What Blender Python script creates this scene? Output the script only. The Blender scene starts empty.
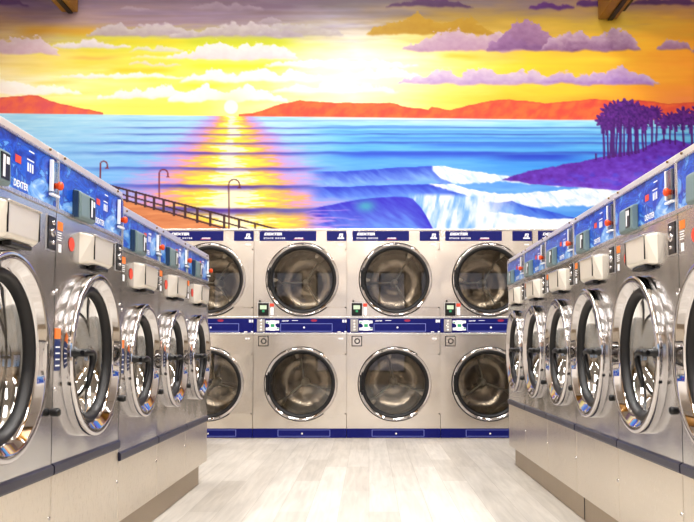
import bpy, bmesh, math, random
import numpy as np
from mathutils import Vector, Matrix

S = bpy.context.scene
COL = S.collection
PI = math.pi
random.seed(4)


# ---------------------------------------------------------------- wall painting
def _lat(seed):
    return np.random.RandomState(seed).rand(256, 256)
_LATS = {}
def vnoise(x, y, seed=0):
    if seed not in _LATS: _LATS[seed] = _lat(seed)
    L = _LATS[seed]
    xi = np.floor(x).astype(int); yi = np.floor(y).astype(int)
    fx = x-xi; fy = y-yi
    fx = fx*fx*(3-2*fx); fy = fy*fy*(3-2*fy)
    a = L[yi % 256, xi % 256]; b = L[yi % 256, (xi+1) % 256]
    c = L[(yi+1) % 256, xi % 256]; d = L[(yi+1) % 256, (xi+1) % 256]
    return (a*(1-fx)+b*fx)*(1-fy)+(c*(1-fx)+d*fx)*fy
def fbm(x, y, seed=0, o=4):
    s = 0.; a = .5; t = 0.
    for k in range(o):
        s = s+a*vnoise(x*2**k+k*17.3, y*2**k+k*9.1, seed+k); t += a; a *= .5
    return s/t
def sst(a, b, x):
    t = np.clip((x-a)/(b-a+1e-9), 0, 1)
    return t*t*(3-2*t)
def mix(base, col, m):
    col = np.asarray(col, float)
    return base*(1-m[..., None])+col*m[..., None]
def lerp(c0, c1, t):
    return np.asarray(c0, float)*(1-t[..., None])+np.asarray(c1, float)*t[..., None]
def grid_interp(xs, ys, tab, X, Y):
    xs = np.array(xs, float); ys = np.array(ys, float); T = np.array(tab, float)
    xi = np.clip(np.searchsorted(xs, X)-1, 0, len(xs)-2); yi = np.clip(np.searchsorted(ys, Y)-1, 0, len(ys)-2)
    fx = np.clip((X-xs[xi])/(xs[xi+1]-xs[xi]), 0, 1)[..., None]; fy = np.clip((Y-ys[yi])/(ys[yi+1]-ys[yi]), 0, 1)[..., None]
    return (T[yi, xi]*(1-fx)+T[yi, xi+1]*fx)*(1-fy)+(T[yi+1, xi]*(1-fx)+T[yi+1, xi+1]*fx)*fy

SKX = [0, 90, 180, 270, 347, 430, 520, 610, 694]
SKY = [2, 24, 45, 65, 85, 106]
SKT = [
 [(118,92,132),(140,120,142),(130,110,130),(125,105,125),(122,112,125),(125,112,118),(140,120,120),(165,130,115),(150,105,100)],
 [(185,150,120),(178,150,150),(165,142,160),(165,150,160),(172,162,172),(178,145,70),(195,160,65),(218,180,65),(225,165,55)],
 [(240,205,140),(222,222,60),(220,222,45),(205,215,60),(255,245,215),(238,225,130),(235,190,90),(247,192,48),(243,162,42)],
 [(255,222,140),(246,214,50),(232,225,55),(232,224,80),(255,250,232),(255,238,150),(252,216,50),(251,186,48),(246,158,50)],
 [(255,248,215),(250,243,140),(245,235,80),(250,240,110),(255,250,212),(255,236,135),(253,212,60),(251,182,48),(246,152,52)],
 [(255,230,160),(253,238,80),(254,224,60),(255,238,140),(255,238,180),(254,224,100),(251,192,52),(249,162,46),(241,140,75)],
]
# clouds: x0, x1, base y, height, lit colour, shaded colour, seed, strength
CLOUDS = [
 (85,190,36,15,(205,195,200),(165,148,165),11,.9),(168,305,37,14,(205,195,200),(160,145,160),12,.9),
 (255,345,36,14,(195,188,195),(150,135,150),13,.7),(120,150,10,5,(185,170,185),(150,130,155),14,.6),(190,265,10,9,(170,155,168),(140,120,140),15,.6),(258,282,22,6,(190,178,188),(150,135,150),16,.7),
 (45,132,48,9,(240,232,240),(205,195,215),17,.95),(165,300,59,19,(238,234,240),(210,200,215),18,.95),(128,185,51,6,(225,222,225),(200,195,205),19,.8),
 (128,182,65,4,(225,218,225),(200,190,205),20,.8),(130,172,58,3,(235,230,220),(210,205,210),21,.7),(58,190,78,6,(250,245,245),(228,220,228),22,.95),
 (178,335,81,14,(248,246,248),(222,216,226),23,.95),(262,420,67,9,(255,255,255),(240,235,240),24,.85),(270,400,92,12,(255,255,250),(248,242,235),25,.75),
 (96,192,98,14,(248,244,248),(222,214,226),26,.95),(166,290,101,17,(250,248,248),(225,216,226),27,.95),(-60,84,94,14,(255,255,252),(245,235,235),28,.9),
 (330,420,78,12,(255,255,252),(250,245,235),29,.8),(-60,62,54,25,(232,215,230),(205,165,195),30,.9),(-70,20,92,22,(255,252,240),(245,225,215),31,.7),
 (365,500,34,20,(190,150,50),(170,125,35),32,.85),
 (400,545,51,22,(205,180,205),(165,120,170),33,.9),(485,560,50,30,(175,135,180),(120,78,130),34,.95),(540,642,51,28,(205,175,200),(118,72,125),35,.97),
 (395,560,84,21,(225,205,230),(165,130,200),36,.95),(530,662,84,15,(215,190,222),(150,108,188),37,.97),(596,655,84,17,(210,180,220),(145,100,185),38,.97),
 (656,692,49.5,17,(195,160,190),(125,80,130),39,.95),
 (385,475,7,9,(95,68,105),(78,48,92),40,.9),(528,575,9,11,(105,60,130),(78,38,110),41,.95),(576,604,6,9,(95,55,120),(74,38,108),42,.9),
 (628,720,5,9,(95,58,100),(74,36,90),43,.95),(690,830,52,25,(205,175,200),(118,72,125),44,.95),(700,840,86,17,(215,190,222),(150,108,188),45,.97),
 (-60,30,5,9,(100,70,115),(85,55,105),46,.8),
]
PALMS = [(607,126,6),(619,120,8),(628,121,8),(636,123,8),(613,121,8),(643,124,6),(603,121,8),(610,113,10),(617,109,9),(625,109,10),(632,110,10),(638,113,9),(645,116,9),(651,114,8),(656,113,7),(664,122,8),(671,119,7),(676,121,7),(683,116,9),(691,121,8),(700,114,10),(712,119,9),(726,113,10),(742,118,9)]

def poly_y(pts, x):
    p = np.array(pts, float)
    return np.interp(x, p[:, 0], p[:, 1])

def mural_rgb(x, y):
    """sRGB 0..255 of the painting; x, y in painting units (y grows downwards)."""
    # ---- sky
    wx = (fbm(x/34, y/9, 50)-.5)
    wy = (fbm(x/45, y/7, 55)-.5)
    col = grid_interp(SKX, SKY, SKT, x+wx*60, y+wy*22)
    st = fbm(x/70, y/3.2, 60)-.5
    col = col*(1+(st*(1-.6*sst(380, 520, x)))[..., None]*np.array([.10, .14, .30]))
    gl = np.exp(-(((x-352)/70)**2+((y-72)/26)**2))  # white glow of a lamp on the wall, painted into the sky colour
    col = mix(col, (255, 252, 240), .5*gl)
    col = mix(col, (250, 246, 215), .22*sst(30, 60, y)*(1-sst(380, 470, x)))
    # gold and green strokes
    for (xa, xb, yy, h, c) in [(8,115,31,7,(222,165,50)),(175,305,42,7,(198,208,45)),(60,130,58,3,(250,185,90)),(95,200,42,4,(228,212,45)),(100,185,70,4,(240,205,45)),(180,300,66,5,(232,226,50)),(170,240,86,4,(240,232,60)),(430,495,56,4,(250,196,60)),(440,490,63,4,(228,238,130)),(20,90,82,4,(255,225,120)),(520,640,60,5,(255,212,55)),(525,600,92,5,(255,205,50))]:
        m = sst(xa, xa+25, x)*(1-sst(xb-30, xb, x))*np.exp(-((y-yy-4*(fbm(x/25, y/9, 63)-.5))/h)**2*2)
        col = mix(col, c, .8*m)
    FX, FY, FC = x, y, col
    def window(xa, xb, ya, yb):
        ii = np.where((FY[:, 0] >= ya) & (FY[:, 0] <= yb))[0]; jj = np.where((FX[0] >= xa) & (FX[0] <= xb))[0]
        if len(ii) == 0 or len(jj) == 0: return None
        return np.s_[ii[0]:ii[-1]+1, jj[0]:jj[-1]+1]
    for (xa, xb, yb, H, cl, cs, sd, k) in CLOUDS:
        w_ = window(xa-2, xb+2, yb-H*2, yb+8)
        if w_ is None: continue
        x, y, col = FX[w_], FY[w_], FC[w_]
        c = (x-(xa+xb)/2)/((xb-xa)/2)
        env = np.clip(1-np.abs(c)**2.2, 0, 1)**.7
        top = H*env*(.25+1.05*fbm(x/(H*1.1), 0*x+sd, sd, 4))
        puff = (fbm(x/4.5, y/3.5, sd+70)-.5)*H*.45
        base = yb+1.6*(fbm(x/14, 0*x, sd+3)-.5)*3
        d = y-(base-top)-puff
        m = sst(-.8, 1.6, d)*(1-sst(-1.5, 1.8, y-base))*(env > 0)*sst(0, .25, env)
        sh = np.clip((y-(base-top))/(top+1.5), 0, 1)*.75+.5*(fbm(x/5, y/3.6, sd+90)-.35)
        FC[w_] = mix(col, lerp(cl, cs, np.clip(sh, 0, 1)), k*m)
    x, y, col = FX, FY, FC
    # sun
    r = np.hypot(x-231, y-107)
    col = mix(col, (255, 246, 150), .7*np.exp(-(r/16)**2))
    col = mix(col, (255, 254, 226), 1-sst(6.3, 7.6, r))
    hor = 113.3+.0118*np.clip(x, 0, 560)
    # ---- hills
    def hills(pts, c1, c2, sd):
        nonlocal col
        yt = poly_y(pts, x)+1.4*(fbm(x/6, 0*x, sd)-.5)
        n = fbm((x+y*.5)/7, y/7, sd+2)
        c = lerp(c1, c2, np.clip((n-.3)*2.2, 0, 1))
        m = sst(-.5, .5, y-yt)*(y < hor+.5)
        col = mix(col, c, m)
        col = mix(col, (165, 50, 45), .35*m*np.exp(-((y-yt)/1.0)**2))
    hills([(-90,101),(-30,98.5),(0,97.5),(20,96),(28,94.8),(38,96),(50,101),(70,106),(95,110.7),(103,113),(104,130)], (238,112,72), (218,88,92), 80)
    hills([(238,130),(239,114.5),(258,112),(280,104.5),(300,100.5),(320,102),(345,103),(390,103),(405,106.5),(428,110),(432,107),(450,110.5),(470,105),(490,101),(505,99.5),(525,100.5),(545,103.5),(560,102),(595,99),(620,101.5),(640,100),(670,104),(694,102),(840,97)], (244,108,58), (222,76,62), 84)
    # ---- sea
    t = np.clip((y-hor)/112, 0, 1)
    left = lerp((168,216,240), (112,172,238), np.clip(t*1.6, 0, 1))
    right = grid_interp([0, 1], [0, .05, .12, .35, .6, 1], [[(200,228,240)]*2, [(160,215,240)]*2, [(105,190,240)]*2, [(85,165,238)]*2, [(105,165,238)]*2, [(80,120,228)]*2], t*0, t)
    sea = lerp(left, right, sst(280, 360, x))
    farr = lerp((150,222,244), (45,140,232), np.clip(t*2.6, 0, 1))
    sea = lerp(sea, farr, .8*sst(440, 560, x))if False else sea*(1-.8*sst(440, 560, x))[..., None]+farr*(.8*sst(440, 560, x))[..., None]
    sn = fbm(x/22, y/1.7, 100)-.5
    sea = sea*(1+sn[..., None]*np.array([.30, .14, .04]))
    # sunlit path
    w = 14+np.clip(y-hor, 0, 200)*.68
    d = np.abs(x-231)/w+(fbm(x/16, y/1.3, 110)-.5)*1.15
    sea = mix(sea, (186,158,224), .95*(1-sst(1.25, 2.1, d)))
    sea = mix(sea, (226,150,178), .9*(1-sst(.95, 1.35, d)))
    sea = mix(sea, (250,176,92), .95*(1-sst(.78, 1.08, d)))
    sea = mix(sea, (254,222,70), .97*(1-sst(.42, .8, d)))
    sea = mix(sea, (255,250,205), .97*(1-sst(.16, .42, d+.04)))
    # swell lines, left and centre
    und = 3.0*(fbm(x/42, 0*x, 120)-.5)
    for (yy, th, a) in [(120.5,.7,.35),(127.5,1.0,.7),(134,1.2,.75),(142.6,1.5,.85),(152.4,1.9,.9),(167.8,2.2,.92),(185.4,2.9,.95),(208.5,4.4,.97)]:
        k = 1+(yy-120)/40
        dy = y-(yy+und*k*.45)
        m = np.where(dy < 0, np.exp(-(dy/(.35*th+.3))**2), np.exp(-(dy/(th*1.25))**2))
        fade = sst(70+(yy > 140)*(-40), 150, x)*(1-sst(300, 345, x)*(yy > 160))*(.55+.6*fbm(x/30, 0*x+yy, 124))
        m = m*a*np.clip(fade, 0, 1)
        sea = mix(sea, lerp((52,78,190), (70,40,150), np.exp(-((x-231)/60.)**2)), m)
    # swells, right of the sun
    for (yy, th, x0, x1, c) in [(126,1.3,300,470,(90,150,225)),(131,1.2,300,620,(85,150,230)),(137.5,1.7,330,650,(70,130,225)),(144.5,2.4,400,590,(58,110,222)),(153.3,3.2,318,520,(44,76,208)),(155.5,4.0,470,600,(36,58,196)),(142,2.0,470,560,(60,120,220)),(162,2.2,480,590,(70,150,232))]:
        dy = y-(yy+1.6*(fbm(x/30, 0*x, 130)-.5)+.0*x)
        m = np.where(dy < 0, np.exp(-(dy/(.4*th))**2), np.exp(-(dy/(th*1.5))**2))*sst(x0, x0+50, x)*(1-sst(x1-50, x1, x))
        sea = mix(sea, c, .9*m)
    def wave(crest, x0, x1, depth, c_top, c_low, sd, k=.95):
        nonlocal sea
        yt = poly_y(crest, x)+1.2*(fbm(x/7, 0*x, sd)-.5)
        dy = y-yt
        n = fbm((x-y*1.2)/6, y/9, sd+4)-.5
        m = sst(-.5, .5, dy)*(1-sst(depth*.55, depth, dy))*sst(x0, x0+25, x)*(1-sst(x1-3, x1, x))
        sea = mix(sea, lerp(c_top, c_low, np.clip(dy/depth*1.3+n*.8, 0, 1)), k*m)
    def foam(top, bot, x0, x1, sd, c1=(246,250,253), c2=(172,208,242), lean=1.0):
        nonlocal sea
        yt = poly_y(top, x)+2.4*(fbm(x/5, 0*x, sd)-.5); yb = poly_y(bot, x)+3.6*(fbm(x/6, 0*x, sd+1)-.5)
        n = fbm((x-y*lean)/4.5, (y+x*.2)/7, sd+2)
        m = sst(-.7, .7, y-yt)*(1-sst(-1.0, 1.4, y-yb))*sst(x0, x0+3, x)*(1-sst(x1-20, x1, x))
        sea = mix(sea, lerp(c1, c2, np.clip((n-.42)*2.3, 0, 1)), m)
    # blue water between the breakers
    z = sst(165, 185, y)*sst(300, 380, x)
    sea = mix(sea, lerp((70,130,232), (120,180,240), np.clip(fbm(x/30, y/5, 140)*1.3-.2, 0, 1)), .75*z)
    wave([(300,172),(345,171),(400,167.5),(432,166),(440,170),(452,180)], 305, 452, 20, (52,72,205), (128,176,240), 150)
    foam([(430,166),(445,166.5),(470,171),(500,175),(520,178),(560,181),(700,186)], [(430,167),(440,178),(455,182.5),(480,183),(500,181),(560,186),(700,195)], 431, 640, 154)
    wave([(300,186.5),(340,187),(400,184.5),(440,184),(455,186),(470,192),(480,197)], 302, 490, 16, (44,58,200), (96,140,236), 160)
    foam([(425,183),(452,184.5),(475,190),(500,194),(540,192),(580,188),(640,190),(800,200)], [(425,184),(445,188),(460,195),(480,202),(500,203),(540,207),(580,206),(640,204),(800,215)], 428, 800, 164)
    wave([(440,190),(455,192),(480,200),(498,203),(512,201),(526,206),(541,209),(560,214),(590,222)], 436, 600, 17, (40,70,205), (110,165,240), 168, .92)
    foam([(470,214),(500,212),(520,215),(545,219),(580,218),(640,210),(800,214)], [(470,260),(800,260)], 455, 830, 172, (250,252,254), (205,225,248))
    wave([(300,211),(325,206),(350,201),(375,197.5),(398,196.8),(412,198),(421,207),(428,219),(436,232)], 300, 437, 44, (56,46,196), (98,140,236), 176, .97)
    teal = np.exp(-(((x-366)/9)**2+((y-206)/5.5)**2))
    sea = mix(sea, (70,178,190), .8*teal)
    pk = sst(.5, .7, fbm(x/20, y/1.8, 180))*(1-sst(330, 372, x))*sst(195, 222, y)*sst(300, 315, x)
    sea = mix(sea, (214,160,226), .75*pk)
    lip = poly_y([(405,196),(413,199),(420,206),(426,215),(430,223),(435,232)], x)
    m = sst(-1, 1, lip-y)*sst(407, 411, x)*(1-sst(470, 530, x))*sst(192, 198, y)
    n = fbm((x-408)/5+y*.03, (y+.5*x)/16, 184)
    sea = mix(sea, lerp((246,250,254), (120,172,240), np.clip((n-.38)*2.8, 0, 1)), m)
    col = mix(col, sea, sst(-.5, .5, y-hor))
    col = mix(col, (225,240,246), .6*np.exp(-((y-hor-.6)/.8)**2)*sst(300, 340, x))
    # ---- headland
    yt = poly_y([(498,181),(512,176),(530,171),(570,163.5),(597,158),(610,155),(640,150),(652,143),(664,139.5),(680,140.5),(694,146),(712,140),(760,132),(840,120)], x)+2.2*(fbm(x/4, 0*x, 190)-.5)
    yb = poly_y([(498,180),(515,181),(530,184),(600,189),(640,192),(700,200),(840,214)], x)+1.5*(fbm(x/8, 0*x, 192)-.5)
    n = fbm(x/5, y/3.2, 194)
    hc = lerp((84,30,150), (110,66,205), np.clip((n-.3)*1.4+(y-yt)/60, 0, 1))
    hc = mix(hc, (70,62,205), .7*sst(.55, .7, fbm(x/11, y/4.5, 198))*sst(6, 20, y-yt))
    hc = mix(hc, (128, 104, 224), .6*sst(14, 34, y-yt)*sst(.35, .6, fbm(x/16, y/6, 197)))
    col = mix(col, hc, sst(-.6, .6, y-yt)*(1-sst(-.8, .8, y-yb))*sst(497, 502, x))
    # palms
    FC = col
    for i, (cx, cy, R) in enumerate(PALMS):
        w_ = window(cx-16, cx+16, cy-16, 175)
        if w_ is None: continue
        x, y, col = FX[w_], FY[w_], FC[w_]
        ground = float(np.interp(cx, [600, 640, 652, 664, 694, 760], [160, 153, 146, 143, 148, 140]))
        tx = cx+np.sin((y-cy)/18+i)*1.1
        m = (1-sst(.65, 1.3, np.abs(x-tx)))*(y > cy)*(y < ground)
        col = mix(col, (74,26,112), .95*m)
        dx = x-cx; dy = (y-cy)*1.05
        r = np.hypot(dx, dy); a = np.arctan2(dy, dx)
        rim = R*(.64+.44*np.abs(np.sin(a*(4.5+i % 3)+i))*(1-.25*np.sin(a)))
        m = 1-sst(rim-.9, rim+.5, r)
        m = np.maximum(m, (1-sst(R*.15, R*.34, np.abs(dx)))*(dy > 0)*(dy < R*1.7))
        pc = lerp((62,20,104), (112,44,158), np.clip(fbm(x/2.6, y/2.2, 200+i)*1.6-.35, 0, 1))
        FC[w_] = mix(col, pc, .97*m)
    x, y, col = FX, FY, FC
    for cx, y0, y1 in [(596,153,160),(614,118,158),(621,118,157),(629,118,156),(636,120,154)]:
        col = mix(col, (70,22,108), .9*(1-sst(.6, 1.4, np.abs(x-cx)))*(y > y0)*(y < y1))
    # ---- pier
    rail = 189.5+.262*(x-125)
    deck = rail+10+.012*(x-125)
    xe = x < 296
    n = fbm(x/18+y*.1, y/2.2, 220)
    col = mix(col, lerp((222,148,98), (196,118,78), np.clip(n*1.7-.35, 0, 1)), sst(-.6, .6, y-deck)*xe)
    dk = np.asarray((66, 40, 46), float)
    for off, th in ((0, 1.15), (5.6, .8), (10.4, .95)):
        k = 1+(x-125)/420
        col = mix(col, dk, (1-sst(th*.55, th*.55+.7, np.abs(y-(rail+off*k))))*xe)
    px = -40.; step = 5.
    while px < 290:
        step = 9+max(0, (px-145))*.075 if px > 60 else 8.
        top = 189.5+.262*(px-125)
        col = mix(col, dk, (1-sst(.8, 1.5, np.abs(x-px)))*(y > top-1)*(y < top+12+max(0, px-125)*.03))
        px += step
    for (lx, y0, y1, R) in [(100.3,164.5,190,3.4),(159.3,173.5,197,4.2),(228.8,184.5,229,5.3),(40,158,180,3)]:
        lc = (118, 46, 58) if lx < 200 else (92, 44, 50)
        m = (1-sst(.45, 1.1, np.abs(x-lx)))*(y > y0)*(y < y1)
        r = np.hypot(x-lx-R, (y-y0)*1.05)
        m = np.maximum(m, (1-sst(.4, 1.05, np.abs(r-R)))*(y <= y0+.5))
        m = np.maximum(m, (1-sst(.45, 1.1, np.abs(x-lx-2*R)))*(y > y0)*(y < y0+2.4))
        m = np.maximum(m, (np.abs(x-lx-2*R) < .4+(y-y0-1.6)*.75)*(y > y0+1.6)*(y < y0+4.2)*1.)
        col = mix(col, lc, .95*m)
    return np.clip(col, 0, 255)

# ---------------------------------------------------------------- camera numbers
F_PX = 880.0
PITCH = math.radians(3.4)
CX = 369.0
CY = 347.0-F_PX*math.tan(PITCH)
EYE = 0.847
Y_DRY = 8.2236            # plane of the dryer fronts
FACE = 1.02               # distance of the washer fronts from the middle of the aisle

# ---------------------------------------------------------------- materials
def new_mat(name):
    m = bpy.data.materials.new(name); m.use_nodes = True
    nt = m.node_tree
    return m, nt, nt.nodes['Principled BSDF']
def nd(nt, t, **kw):
    n = nt.nodes.new(t)
    for k, v in kw.items(): setattr(n, k, v)
    return n
def srgb(r, g, b):
    f = lambda c: ((c/255+.055)/1.055)**2.4 if c > 10 else c/255/12.92
    return (f(r), f(g), f(b), 1)
def plain(name, rgb, rough=.5, metal=0., coat=0., spec=.5, noise=.0, nscale=30):
    m, nt, p = new_mat(name)
    c = srgb(*rgb)
    p.inputs['Roughness'].default_value = rough; p.inputs['Metallic'].default_value = metal
    p.inputs['Coat Weight'].default_value = coat; p.inputs['Specular IOR Level'].default_value = spec
    tc = nd(nt, 'ShaderNodeTexCoord'); n = nd(nt, 'ShaderNodeTexNoise'); n.inputs['Scale'].default_value = nscale
    nt.links.new(tc.outputs['Object'], n.inputs['Vector'])
    mx = nd(nt, 'ShaderNodeMix', data_type='RGBA')
    mx.inputs[6].default_value = c; mx.inputs[7].default_value = (c[0]*(1-noise), c[1]*(1-noise), c[2]*(1-noise), 1)
    nt.links.new(n.outputs['Fac'], mx.inputs[0]); nt.links.new(mx.outputs[2], p.inputs['Base Color'])
    return m
def steel(name, rgb, r0, r1, wav=.10, wscale=3.0, aniso=(400, 400, 6), tint=.08):
    """sheet steel: long brushing in the roughness, a slow waviness of the sheet in the normal"""
    m, nt, p = new_mat(name)
    p.inputs['Metallic'].default_value = 1
    tc = nd(nt, 'ShaderNodeTexCoord')
    oi = nd(nt, 'ShaderNodeObjectInfo')
    add = nd(nt, 'ShaderNodeVectorMath', operation='ADD')
    nt.links.new(tc.outputs['Object'], add.inputs[0])
    comb = nd(nt, 'ShaderNodeCombineXYZ')
    mul = nd(nt, 'ShaderNodeMath', operation='MULTIPLY'); mul.inputs[1].default_value = 37
    nt.links.new(oi.outputs['Random'], mul.inputs[0])
    for k in range(3): nt.links.new(mul.outputs[0], comb.inputs[k])
    nt.links.new(comb.outputs[0], add.inputs[1])
    mp = nd(nt, 'ShaderNodeMapping'); mp.inputs['Scale'].default_value = aniso
    nt.links.new(add.outputs[0], mp.inputs['Vector'])
    n1 = nd(nt, 'ShaderNodeTexNoise'); n1.inputs['Scale'].default_value = 1; n1.inputs['Detail'].default_value = 2
    nt.links.new(mp.outputs[0], n1.inputs['Vector'])
    n2 = nd(nt, 'ShaderNodeTexNoise'); n2.inputs['Scale'].default_value = wscale; n2.inputs['Detail'].default_value = 1
    nt.links.new(add.outputs[0], n2.inputs['Vector'])
    mr = nd(nt, 'ShaderNodeMapRange'); mr.inputs['To Min'].default_value = r0; mr.inputs['To Max'].default_value = r1
    nt.links.new(n1.outputs['Fac'], mr.inputs['Value']); nt.links.new(mr.outputs[0], p.inputs['Roughness'])
    c = srgb(*rgb)
    mx = nd(nt, 'ShaderNodeMix', data_type='RGBA')
    mx.inputs[6].default_value = c; mx.inputs[7].default_value = tuple(v*(1-tint) for v in c[:3])+(1,)
    nt.links.new(n2.outputs['Fac'], mx.inputs[0]); nt.links.new(mx.outputs[2], p.inputs['Base Color'])
    if wav:
        b = nd(nt, 'ShaderNodeBump'); b.inputs['Strength'].default_value = wav; b.inputs['Distance'].default_value = .05
        nt.links.new(n2.outputs['Fac'], b.inputs['Height']); nt.links.new(b.outputs[0], p.inputs['Normal'])
    return m

M = {}
M['steel'] = steel('washer_sheet_steel', (213, 212, 212), .17, .23, wav=.22, wscale=3.2, aniso=(900,900,30))
M['lower_steel'] = steel('lower_sheet_steel', (222, 213, 200), .25, .32, wav=.10, wscale=2.2, aniso=(900,900,30))
M['dryer_steel'] = steel('dryer_sheet_steel', (232, 225, 216), .22, .29, wav=.18, wscale=3.0, aniso=(900,900,30))
M['band'] = steel('band_steel', (236, 234, 236), .42, .5, wav=.0, aniso=(900, 900, 30))
M['trim_steel'] = steel('trim_steel', (232, 230, 228), .25, .3, wav=.0, aniso=(900, 900, 30))
M['cast_steel'] = steel('dispenser_steel', (244, 238, 226), .38, .44, wav=.0, aniso=(900, 900, 30))
M['cast_steel'].node_tree.nodes['Principled BSDF'].inputs['Metallic'].default_value = .6
M['chrome'] = steel('polished_chrome', (208, 205, 205), .03, .07, wav=.03, wscale=9, tint=.02)
M['drum_steel'] = steel('drum_steel', (220, 213, 204), .22, .28, wav=.2, wscale=8, aniso=(900, 900, 30))
M['drum_steel'].node_tree.nodes['Principled BSDF'].inputs['Metallic'].default_value = .9
M['plinth'] = steel('plinth_cladding', (178, 164, 146), .34, .5, wav=.04)
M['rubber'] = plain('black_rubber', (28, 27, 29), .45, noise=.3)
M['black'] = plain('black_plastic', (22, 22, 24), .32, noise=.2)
M['strip'] = plain('bumper_strip_vinyl', (44, 44, 64), .34, spec=.5, noise=.25)
M['navy'] = plain('navy_panel_print', (18, 24, 104), .38, spec=.25, noise=.18, nscale=9)
M['white'] = plain('white_print', (242, 243, 246), .4, noise=.03)
M['line'] = plain('pale_line_print', (126, 136, 196), .4, noise=.05)
M['grey'] = plain('reader_grey_plastic', (118, 138, 140), .4, noise=.12)
M['darkblue'] = plain('reader_side_plastic', (44, 66, 92), .4, noise=.15)
M['orange'] = plain('orange_plastic', (232, 88, 40), .35, noise=.1)
M['orange_label'] = plain('orange_label_print', (238, 128, 48), .5, noise=.06)
M['red_label'] = plain('red_label_print', (226, 78, 58), .5, noise=.06)
M['blue_label'] = plain('blue_label_print', (36, 54, 110), .45, noise=.3, nscale=90)
M['dim_red'] = plain('dim_red_print', (150, 34, 70), .5, noise=.1)
M['green'] = plain('green_print', (52, 160, 110), .5, noise=.1)
M['screen'] = plain('reader_screen', (206, 226, 200), .3, noise=.25, nscale=60)
M['silver'] = plain('silver_keys', (176, 172, 170), .4, metal=.6, noise=.2, nscale=80)
M['wall'] = plain('cream_wall_paint', (236, 231, 224), .7, noise=.06, nscale=2)
M['dark_wall'] = plain('brown_wall_paint', (188, 172, 154), .6, noise=.2, nscale=2)
M['path'] = plain('pale_paving', (170, 172, 176), .8, noise=.2, nscale=3)
M['ceil'] = plain('ceiling_paint', (214, 208, 200), .8, noise=.06, nscale=2)
M['beam'] = plain('golden_beam_wood', (150, 108, 40), .5, noise=.35, nscale=7)
M['beam_dark'] = plain('dark_beam_strip', (30, 22, 16), .5, noise=.3)
M['stud'] = plain('brass_stud', (120, 100, 78), .4, .7)
M['hub'] = plain('white_hub', (232, 230, 222), .35, noise=.05)

def glass(name, tint, rough=.0, boost=0.0):
    """a single pane: clear to straight light, mirror by Fresnel"""
    m = bpy.data.materials.new(name); m.use_nodes = True
    nt = m.node_tree; nt.nodes.clear()
    out = nd(nt, 'ShaderNodeOutputMaterial'); tr = nd(nt, 'ShaderNodeBsdfTransparent'); gl = nd(nt, 'ShaderNodeBsdfGlossy')
    tr.inputs[0].default_value = tint; gl.inputs['Roughness'].default_value = rough
    lw = nd(nt, 'ShaderNodeFresnel'); lw.inputs['IOR'].default_value = 1.55
    ad = nd(nt, 'ShaderNodeMath', operation='ADD'); ad.inputs[1].default_value = boost; ad.use_clamp = True
    nt.links.new(lw.outputs[0], ad.inputs[0])
    mx = nd(nt, 'ShaderNodeMixShader')
    nt.links.new(ad.outputs[0], mx.inputs[0]); nt.links.new(tr.outputs[0], mx.inputs[1]); nt.links.new(gl.outputs[0], mx.inputs[2])
    nt.links.new(mx.outputs[0], out.inputs[0])
    return m
M['glass'] = glass('dryer_door_glass', (.62, .59, .54, 1), .0, .055)
M['bowl'] = glass('washer_bowl_glass', (.96, .97, .97, 1), .03, .20)
M['clear'] = glass('clear_plastic', (.80, .88, .98, 1), .1, .15)
M['pane'] = glass('window_glass', (.95, .97, .98, 1))

def art_panel():
    """glossy blue print with pale wave shapes"""
    m, nt, p = new_mat('blue_wave_panel_print')
    tc = nd(nt, 'ShaderNodeTexCoord')
    oi = nd(nt, 'ShaderNodeObjectInfo')
    mp = nd(nt, 'ShaderNodeMapping'); mp.inputs['Scale'].default_value = (3.2, 1, 7.5)
    nt.links.new(tc.outputs['Object'], mp.inputs['Vector'])
    n = nd(nt, 'ShaderNodeTexNoise'); n.inputs['Scale'].default_value = 1.6; n.inputs['Detail'].default_value = 3; n.inputs['Distortion'].default_value = 1.9; n.inputs['Roughness'].default_value = .6
    nt.links.new(mp.outputs[0], n.inputs['Vector'])
    sep = nd(nt, 'ShaderNodeSeparateXYZ'); nt.links.new(tc.outputs['Object'], sep.inputs[0])
    # paler towards the bottom of the panel
    mr = nd(nt, 'ShaderNodeMapRange'); mr.inputs['From Min'].default_value = 1.15; mr.inputs['From Max'].default_value = 1.32; mr.inputs['To Min'].default_value = .14; mr.inputs['To Max'].default_value = -.05
    nt.links.new(sep.outputs['Z'], mr.inputs['Value'])
    ad = nd(nt, 'ShaderNodeMath', operation='ADD'); nt.links.new(n.outputs['Fac'], ad.inputs[0]); nt.links.new(mr.outputs[0], ad.inputs[1])
    cr = nd(nt, 'ShaderNodeValToRGB')
    e = cr.color_ramp.elements
    e[0].position = .30; e[0].color = srgb(14, 34, 128)
    e[1].position = .80; e[1].color = srgb(190, 214, 236)
    for pos, c in ((.44, (22, 62, 172)), (.53, (34, 96, 204)), (.575, (20, 52, 156)), (.63, (84, 146, 220)), (.70, (120, 168, 224))):
        x = e.new(pos); x.color = srgb(*c)
    nt.links.new(ad.outputs[0], cr.inputs[0]); nt.links.new(cr.outputs[0], p.inputs['Base Color'])
    p.inputs['Roughness'].default_value = .3; p.inputs['Specular IOR Level'].default_value = .35; p.inputs['Coat Weight'].default_value = .12; p.inputs['Coat Roughness'].default_value = .08
    return m
M['art'] = art_panel()

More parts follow.
